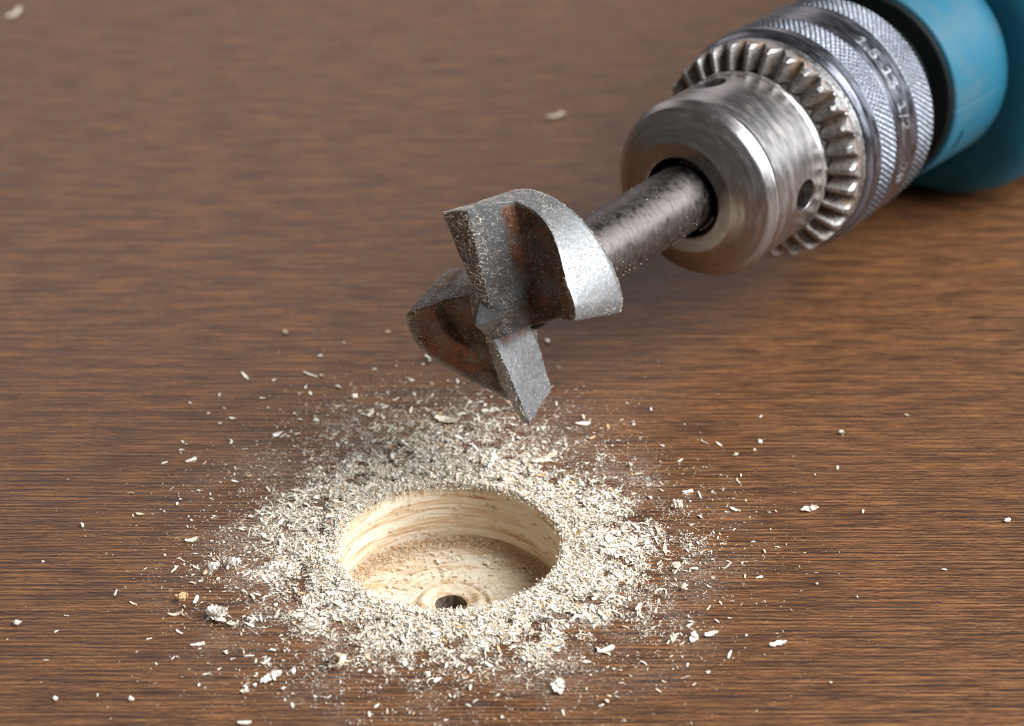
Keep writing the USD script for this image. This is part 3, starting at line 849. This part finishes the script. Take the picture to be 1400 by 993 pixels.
# single chips one can point at: (pixel x, y, kind, size mm, second size, turn in degrees, material, label)
CHIPS = [
    (297, 845, "roll", 2.5, 0, 65, PALE, "fat white rolled-up shaving, left of the sawdust ring, below the tan curl"),
    (248, 822, "clump", 2.4, 0, 80, TAN, "tan crumpled curl of wood left of the sawdust ring"),
    (240, 841, "ribbon", 2.6, 0.45, 20, CREAM, "thin greyish hooked shaving just below the tan crumpled curl"),
    (268, 821, "ribbon", 2.0, 0.55, 80, PALE, "upright forked sliver between the tan curl and the sawdust ring"),
    (318, 854, "ribbon", 1.9, 0.4, 15, PALE, "thin bent sliver touching the right side of the fat rolled shaving"),
    (293, 779, "clump", 2.2, 0, 70, PALE, "white blocky chip at the left edge of the sawdust ring"),
    (319, 776, "clump", 2.6, 0, 10, PALE, "flaky white chip at the left edge of the ring, right of the blocky one"),
    (261, 630, "ribbon", 2.0, 0.6, 35, PALE, "lone straight white sliver on bare wood at the upper left of the ring"),
    (335, 515, "ribbon", 2.6, 0.5, 118, CREAM, "pale slanting splinter on bare wood, far upper left of the ring"),
    (23, 854, "crumb", 1.55, 0, 20, PALE, "white crumb nearest the left edge of the table view"),
    (112, 720, "crumb", 1.1, 0, 70, PALE, "lone white crumb left of the ring, level with the middle of the hole"),
    (192, 704, "shard", 1.3, 0.6, -20, CREAM, "small grey-white flake between the lone left crumb and the ring"),
    (262, 740, "shard", 1.9, 1.0, 25, PALE, "bright flake standing off the left edge of the ring"),
    (270, 882, "ribbon", 2.1, 0.55, 14, PALE, "lone white straight sliver below the fat rolled shaving"),
    (462, 912, "clump", 4.0, 0, -38, CREAM, "large crumpled cream chip at the lower left rim of the sawdust"),
    (370, 928, "shard", 3.2, 1.4, 40, PALE, "forked white flake left of the large crumpled chip"),
    (762, 941, "shard", 3.4, 1.7, 78, PALE, "upright pointed white shard at the bottom of the sawdust"),
    (828, 889, "ribbon", 2.9, 0.8, 30, PALE, "long pale sliver at the lower right of the sawdust, above the pointed shard"),
    (608, 576, "shard", 4.0, 1.6, -30, CREAM, "big curled cream flake behind the hole, left of the bit's lowest tip"),
    (745, 629, "shard", 4.6, 1.1, 35, CREAM, "long bent cream shaving lying on the sawdust behind the right of the hole"),
    (668, 563, "shard", 2.4, 0.9, 10, PALE, "pale flake behind the hole, just under the bit's dark wing"),
    (585, 491, "crumb", 1.5, 0, 0, PALE, "white crumb on the table beside the bit's left wing"),
    (797, 580, "ribbon", 2.5, 0.85, 3, PALE, "flat white straight chip right of the bit's lowest tip"),
    (1039, 605, "crumb", 1.0, 0, 0, PALE, "larger of two neighbouring crumbs on bare wood right of the ring"),
    (1031, 617, "crumb", 0.7, 0, 50, CREAM, "smaller of two neighbouring crumbs on bare wood right of the ring"),
    (1150, 594, "crumb", 1.15, 0, 0, PALE, "round white crumb on bare wood under the chuck's gear"),
    (1106, 697, "shard", 2.7, 1.3, 25, PALE, "ragged white wedge of wood on bare table right of the ring"),
    (1377, 714, "crumb", 1.2, 0, 30, PALE, "white crumb nearest the right edge of the table view"),
    (1063, 881, "shard", 2.4, 0.9, 22, PALE, "white flat flake on bare wood at the lower right"),
    (925, 778, "crumb", 1.6, 0, 10, CREAM, "yellowish rounded chip in the right of the ring, upper of two"),
    (935, 806, "crumb", 1.4, 0, 60, CREAM, "yellowish rounded chip in the right of the ring, lower of two"),
    (920, 877, "clump", 2.0, 0, 5, CREAM, "cream crumpled chip at the lower right edge of the ring"),
    (949, 873, "shard", 2.5, 1.0, 80, PALE, "upright white flake right of the cream crumpled chip"),
    (972, 868, "shard", 2.0, 0.9, 20, PALE, "flat white flake beside the upright flake at the lower right"),
    (925, 695, "clump", 2.1, 0, 0, PALE, "knotted white chip at the upper right edge of the ring"),
    (940, 673, "ribbon", 1.8, 0.6, 15, PALE, "short white sliver at the ring's upper right edge, above the knotted chip"),
    (1005, 698, "shard", 1.7, 0.6, -25, PALE, "small curved flake on bare wood between the knotted chip and the white wedge"),
    (760, 160, "shard", 4.2, 0.9, 28, CREAM, "blurred bent shaving far back on the table left of the chuck's gear"),
    (20, 20, "shard", 6.0, 0.9, 65, CREAM, "blurred pale shaving in the far left corner of the table"),
    (485, 545, "crumb", 1.5, 0, 0, PALE, "squarish pale chip behind the ring, on the upper left"),
    (424, 513, "ribbon", 2.8, 0.35, -35, PALE, "thin pale hair-like splinter far behind the ring's upper left"),
    (390, 456, "crumb", 1.1, 0, 0, CREAM, "lone crumb far back on the table, left of the bit"),
    (530, 455, "crumb", 0.95, 0, 0, CREAM, "lone crumb far back on the table, close to the bit's left wing"),
    (748, 468, "crumb", 1.0, 0, 0, CREAM, "lone cream crumb on the table just right of the bit's lower wing"),
    (334, 946, "shard", 1.2, 0.7, 10, PALE, "small white chip below the forked flake, near the bottom left"),
    (334, 989, "ribbon", 1.9, 0.6, 3, PALE, "flat sliver at the bottom edge of the picture"),
    (179, 958, "crumb", 1.05, 0, 20, PALE, "right of two white crumbs alone at the bottom left"),
    (76, 957, "crumb", 0.95, 0, 70, PALE, "left of two white crumbs alone at the bottom left"),
]
for k, (px, py, kind, a, b, turn, mt, label) in enumerate(CHIPS):
    r_here = np.hypot(*on_table(px, py)[:2])
    m = {"roll": lambda: roll(a, k), "clump": lambda: clump(a * 0.85, k), "ribbon": lambda: ribbon(a, b, 0.16, (1.9 if "hook" in label or "bent" in label else 0.35), 0.5, 9, 0.35, k), "crumb": lambda: crumb(a * 0.85, k, 0.75, 0.55), "shard": lambda: shard(a, b, k)}[kind]()
    part(None, "wood_chip", placed(m, px, py, math.radians(turn), pile(r_here) * (r_here < 27)), mt, 45 if kind == "crumb" else False, label=label, category="wood chip")

# small loose flakes on the bare wood, nothing tells them apart
SMALL = [(10, 875), (182, 826), (204, 874), (63, 904), (77, 864), (225, 633), (260, 553), (264, 787), (263, 798), (287, 810), (279, 923), (272, 938), (308, 893), (327, 917), (214, 909), (333, 863), (333, 892), (182, 706),
         (958, 592), (1145, 641), (1117, 799), (1100, 757), (1172, 818), (1038, 790), (983, 608), (1045, 755), (1030, 742), (968, 920), (1000, 823), (998, 846), (980, 850), (1061, 700), (1050, 702), (862, 925), (850, 935), (802, 942),
         (1240, 568), (1290, 780), (1135, 935), (440, 515), (437, 487), (418, 530), (512, 505), (300, 580), (316, 606), (250, 605), (285, 566), (273, 672), (242, 690), (225, 700), (262, 712), (300, 660), (985, 650), (965, 640), (1010, 660), (1040, 570),
         (890, 560), (850, 575), (905, 610), (930, 630), (1075, 745), (1015, 770), (985, 745), (975, 790), (1020, 870), (700, 970), (640, 965), (560, 975), (505, 977), (430, 955), (400, 965), (610, 985), (770, 975), (830, 960), (900, 945), (940, 910),
         (470, 470), (360, 545), (410, 575), (540, 530), (560, 520), (655, 540), (612, 522), (300, 540), (375, 520), (1115, 650), (1085, 625), (1180, 700), (350, 905), (390, 890), (300, 915), (245, 865), (225, 760), (240, 775)]
for k, (px, py) in enumerate(SMALL):
    r = np.random.default_rng(900 + k)
    s = r.uniform(0.45, 1.0)
    is_crumb, white = r.random() < 0.45, r.random() < 0.75
    m = crumb(s * 0.8, 60 + k, 0.7, 0.6, 1) if is_crumb else ribbon(s * r.uniform(1.0, 1.7), s * 0.38, 0.10, r.normal() * 0.8, r.normal(), 6, 0.4, k)
    where = ("behind the ring, left of the bit" if py < 600 and px < 560 else "behind the sawdust ring, under the bit" if py < 600 and px < 800 else "right of the sawdust ring, below the chuck" if py < 690 and px >= 800
             else "right of the sawdust ring, level with the hole" if px >= 800 and py < 810 else "at the lower right of the sawdust ring" if px >= 800 else "left of the sawdust ring, level with its far half" if py < 720
             else "left of the sawdust ring, beside the rolled-up shaving" if py < 900 else "at the lower left, below the rolled-up shaving" if px < 420 else "in front of the sawdust ring at the bottom")
    kind = f"tiny {'white' if white else 'cream'} {'crumb' if is_crumb else 'sliver'}"
    part(None, "wood_flake", placed(m, px, py, r.uniform(0, PI)), PALE if white else CREAM, False, label=f"{kind} on bare wood {where}", category="wood flake", group=f"{kind}s {where}")


# ------------------------------------------------------------------ uncountable sawdust
def random_quats(n, g, tilt=0.5, turn=None):
    """Quaternions that tilt a flake a little and turn it anyhow about z."""
    yaw = g.uniform(0, 2 * PI, n) if turn is None else turn
    ax = g.uniform(0, 2 * PI, n)
    ti = np.abs(g.normal(0, tilt, n))
    q1 = np.stack([np.cos(ti / 2), np.sin(ti / 2) * np.cos(ax), np.sin(ti / 2) * np.sin(ax), 0 * ti], -1)
    q2 = np.stack([np.cos(yaw / 2), 0 * yaw, 0 * yaw, np.sin(yaw / 2)], -1)
    w = q1[:, 0] * q2[:, 0] - (q1[:, 1:] * q2[:, 1:]).sum(1)
    v = q1[:, :1] * q2[:, 1:] + q2[:, :1] * q1[:, 1:] + np.cross(q1[:, 1:], q2[:, 1:])
    return np.concatenate([w[:, None], v], 1)


def instancer(name, protos, pos, quat, scale, idx, **keys):
    pi = UsdGeom.PointInstancer.Define(stage, "/World/" + name)
    paths = []
    for k, (m, mt) in enumerate(protos):
        g = usdkit.mesh(stage, f"/World/{name}/flake" + (f"_{k:03d}" if k else ""), (np.asarray(m.vertices) * MM, m.faces), mt, False)
        paths.append(g.GetPath())
    rel = pi.CreatePrototypesRel()
    for p in paths:
        rel.AddTarget(p)
    pi.CreatePositionsAttr(Vt.Vec3fArray.FromNumpy(np.asarray(pos, np.float32)))
    q = np.asarray(quat, np.float32)
    pi.CreateOrientationsAttr(Vt.QuathArray([Gf.Quath(float(a), float(b), float(c), float(d)) for a, b, c, d in q]))
    pi.CreateScalesAttr(Vt.Vec3fArray.FromNumpy(np.repeat(np.asarray(scale, np.float32)[:, None], 3, 1)))
    pi.CreateProtoIndicesAttr(Vt.IntArray.FromNumpy(np.asarray(idx, np.int32)))
    tag(pi.GetPrim(), **keys)


FLAKES = []
for k in range(14):
    r = np.random.default_rng(300 + k)
    FLAKES.append((ribbon(1.0, r.uniform(0.16, 0.42), 0.07, r.normal() * 1.0, r.normal() * 0.8, 6, 0.5, k, 0.3), PALE if k % 7 < 5 else CREAM))
for k in range(5):
    FLAKES.append((crumb(0.6, 200 + k, 0.6, 0.7, 1), PALE if k < 4 else CREAM))
FLAKES.append((ribbon(0.9, 0.3, 0.07, 1.2, 0.5, 6, 0.5, 77), TAN))
FLAKES.append((crumb(0.5, 230, 0.7, 0.7, 1), ROSE))
for k in range(5):
    r = np.random.default_rng(330 + k)
    FLAKES.append((ribbon(1.0, r.uniform(0.07, 0.14), 0.05, r.normal() * 1.6, r.normal() * 0.6, 8, 0.4, 30 + k, 0.5), PALE if k < 3 else CREAM))
WEIGHTS = np.array([1.0] * 14 + [1.0] * 5 + [1.3, 0.06] + [1.7] * 5)
WEIGHTS /= WEIGHTS.sum()


def ring_points(n, g, dense):
    """Points round the hole; the ring thins out in a ragged way."""
    out = []
    total = 0
    while total < n:
        m = 60000
        x, y = g.uniform(-62, 62, m), g.uniform(-52, 62, m)
        r, th = np.hypot(x, y), np.arctan2(y, x)
        lim = np.interp(np.degrees(th), [-180, -135, -90, -45, 0, 45, 90, 135, 180], [26, 27, 27.5, 28, 29.5, 25.5, 26, 25, 26])
        P = np.stack([x, y, 0 * x], -1)
        lim = lim + 11 * (fbm(P * 0.16, 3, 6) - 0.5)
        c = fbm(P * 0.55, 4, 12)
        core = 1 / (1 + np.exp((r - lim) / 2.2))
        halo = 0.12 * np.exp(-np.maximum(r - lim, 0) / 5.5) + 0.15 * np.exp(-((x + 3) / 16) ** 2 - ((y - 30) / 12) ** 2)
        p = (core * (0.45 + 0.75 * np.exp(-(r - 17.5) / 5)) + halo) * np.clip((c - 0.30) * 4.2, 0.03, 1.25) if dense else (core * 0.6 + halo * 1.8) * np.clip((c - 0.25) * 3, 0.05, 1)
        keep = (r > 17.55) & (g.random(m) < p)
        out.append(np.stack([x, y], -1)[keep])
        total += keep.sum()
    return np.concatenate(out)[:n]


g = np.random.default_rng(12)
p = ring_points(24000, g, True)
r = np.hypot(p[:, 0], p[:, 1])
z = 0.03 + pile(r) * g.random(len(p)) ** 0.7
idx = g.choice(len(FLAKES), len(p), p=WEIGHTS)
sc = np.clip(g.lognormal(-0.66, 0.52, len(p)), 0.2, 1.9)
p2 = ring_points(120000, g, False)
r2 = np.hypot(p2[:, 0], p2[:, 1])
z2 = 0.02 + 0.6 * pile(r2) * g.random(len(p2))
idx2 = g.choice(len(FLAKES), len(p2), p=WEIGHTS)
sc2 = np.clip(g.lognormal(-1.65, 0.40, len(p2)), 0.08, 0.4)
# ragged fibres standing on the rim
a3 = g.uniform(0, 2 * PI, 10000)
r3 = HOLE_R + g.normal(0.15, 0.42, len(a3))
p3 = np.stack([r3 * np.cos(a3), r3 * np.sin(a3)], -1)
z3 = g.uniform(-0.45, 0.7, len(a3))
idx3 = g.choice(len(FLAKES), len(a3), p=WEIGHTS)
sc3 = g.uniform(0.25, 0.8, len(a3))
n4_ = 16000
a4 = g.uniform(0, 2 * PI, n4_)
r4 = 17.45 + np.abs(g.normal(0, 2.6, n4_))
p4 = np.stack([r4 * np.cos(a4), r4 * np.sin(a4)], -1)
keep = g.random(n4_) < np.clip((fbm(np.column_stack([p4, 0 * r4]) * 0.4, 3, 44) - 0.25) * 3, 0.15, 1)
p4, r4 = p4[keep], r4[keep]
z4 = 0.05 + 0.9 * pile(r4) * g.random(len(r4))
idx4 = g.choice(len(FLAKES), len(r4), p=WEIGHTS)
sc4 = np.clip(g.lognormal(-1.2, 0.45, len(r4)), 0.12, 0.8)
pos = np.concatenate([np.column_stack([p, z]), np.column_stack([p2, z2]), np.column_stack([p3, z3]), np.column_stack([p4, z4])]) * MM
quat = np.concatenate([random_quats(len(p), g, 0.30), random_quats(len(p2), g, 0.3), random_quats(len(p3), g, 0.7), random_quats(len(p4), g, 0.3)])
instancer("sawdust", FLAKES, pos, quat, np.concatenate([sc, sc2, sc3, sc4]), np.concatenate([idx, idx2, idx3, idx4]),
          label="pale sawdust and fine shavings heaped in a ring around the bored hole", category="sawdust", kind="stuff")

# finer, warmer dust in the hole: a fillet along the foot of the wall and flecks on the floor
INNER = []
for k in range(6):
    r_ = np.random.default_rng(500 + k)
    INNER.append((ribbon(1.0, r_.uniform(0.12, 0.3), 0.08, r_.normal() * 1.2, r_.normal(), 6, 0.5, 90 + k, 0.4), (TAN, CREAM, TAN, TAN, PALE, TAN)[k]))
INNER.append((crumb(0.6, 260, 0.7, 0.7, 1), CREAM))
n = 16000
a = g.uniform(0, 2 * PI, n)
d = np.abs(g.normal(0, 1.5, n)) * (0.6 + 0.8 * noise(np.stack([np.cos(a) * 3, np.sin(a) * 3, 0 * a], -1), 4))
r = 17.25 - d
h = np.maximum(0, 1.0 - d * 0.5) * g.random(n)
n2 = 900
a2, rr2 = g.uniform(0, 2 * PI, n2), np.sqrt(g.uniform(2.9 ** 2, 17 ** 2, n2))
n3 = 350
a3 = g.uniform(0, 2 * PI, n3)
pos = np.concatenate([np.column_stack([r * np.cos(a), r * np.sin(a), -DEPTH + 0.1 + h]), np.column_stack([rr2 * np.cos(a2), rr2 * np.sin(a2), np.full(n2, -DEPTH + 0.15)]),
                      np.column_stack([17.25 * np.cos(a3), 17.25 * np.sin(a3), g.uniform(-9, -0.6, n3)])]) * MM
quat = np.concatenate([random_quats(n, g, 0.4), random_quats(n2, g, 0.3), random_quats(n3, g, 0.15, a3 + PI / 2)])
sc = np.concatenate([np.clip(g.lognormal(-1.1, 0.35, n), 0.15, 0.7), np.clip(g.lognormal(-0.6, 0.5, n2), 0.2, 1.6), g.uniform(0.3, 1.0, n3)])
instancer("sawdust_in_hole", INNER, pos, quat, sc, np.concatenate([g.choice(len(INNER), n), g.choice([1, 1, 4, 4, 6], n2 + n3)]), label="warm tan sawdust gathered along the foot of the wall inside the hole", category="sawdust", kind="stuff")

# dust clinging to the bit
SPECK = [(crumb(0.17, 400 + k, 0.7, 0.8, 1), PALE) for k in range(3)] + [(ribbon(0.38, 0.08, 0.03, 0.6, 0.4, 5, 0.4, 55), PALE), (crumb(0.18, 410, 0.7, 0.8, 1), CREAM)]
pts, big = [], []
for k, w in enumerate(wings):
    q, fi = trimesh.sample.sample_surface(w, 70000, seed=7 + k)
    nrm = w.face_normals[fi]
    s = q[:, 2] / MM
    world_up = nrm @ np.array([E1[2], E2[2], AX[2]])
    rad = np.hypot(q[:, 0], q[:, 1]) / MM
    front = nrm[:, 2] < -0.35
    land = front & (s < 1.9)
    c = fbm(q / MM * 0.9, 3, 30)
    ps = np.mod(np.arctan2(q[:, 1], q[:, 0]) - PHI0 - PI * k + PI, 2 * PI) - PI
    rr_ = rad
    foot = rr_ * np.sin(ps) - wing_land(rr_, k == 1)
    facet = front & (foot > 0) & (foot < 2.3)
    pr = np.where(facet, 0.42, np.where(land, 0.42, np.where(front, 0.13, 0.18 + 0.10 * np.clip(world_up, 0, 1)))) * np.clip((c - 0.28) * 3.5, 0.1, 1.4)
    keep = g.random(len(q)) < pr
    pts.append((q + nrm * 0.03 * MM)[keep])
    big.append(land[keep])
q, fi = trimesh.sample.sample_surface(tri(SHANK_V, SHANK_Q), 16000, seed=3)
phi = np.arctan2(q[:, 1], q[:, 0])
pr = (0.06 + 0.30 * np.exp(-((phi - math.radians(130)) / 0.6) ** 2)) * (q[:, 2] > 15 * MM) * (q[:, 2] < 52 * MM) * np.clip(fbm(q / MM * 0.5, 3, 8) * 2 - 0.4, 0.05, 1)
pts.append(q[g.random(len(q)) < pr])
big.append(np.zeros(len(pts[-1]), bool))
pts = to_world(np.concatenate(pts))
sc = np.clip(g.lognormal(-0.35, 0.45, len(pts)), 0.3, 1.6) * np.where(np.concatenate(big), 1.1, 0.72)
instancer("dust_on_bit", SPECK, pts, random_quats(len(pts), g, 1.2), sc, g.choice(len(SPECK), len(pts)), label="fine pale wood dust clinging to the cutter's wings and shank", category="wood dust", kind="stuff")
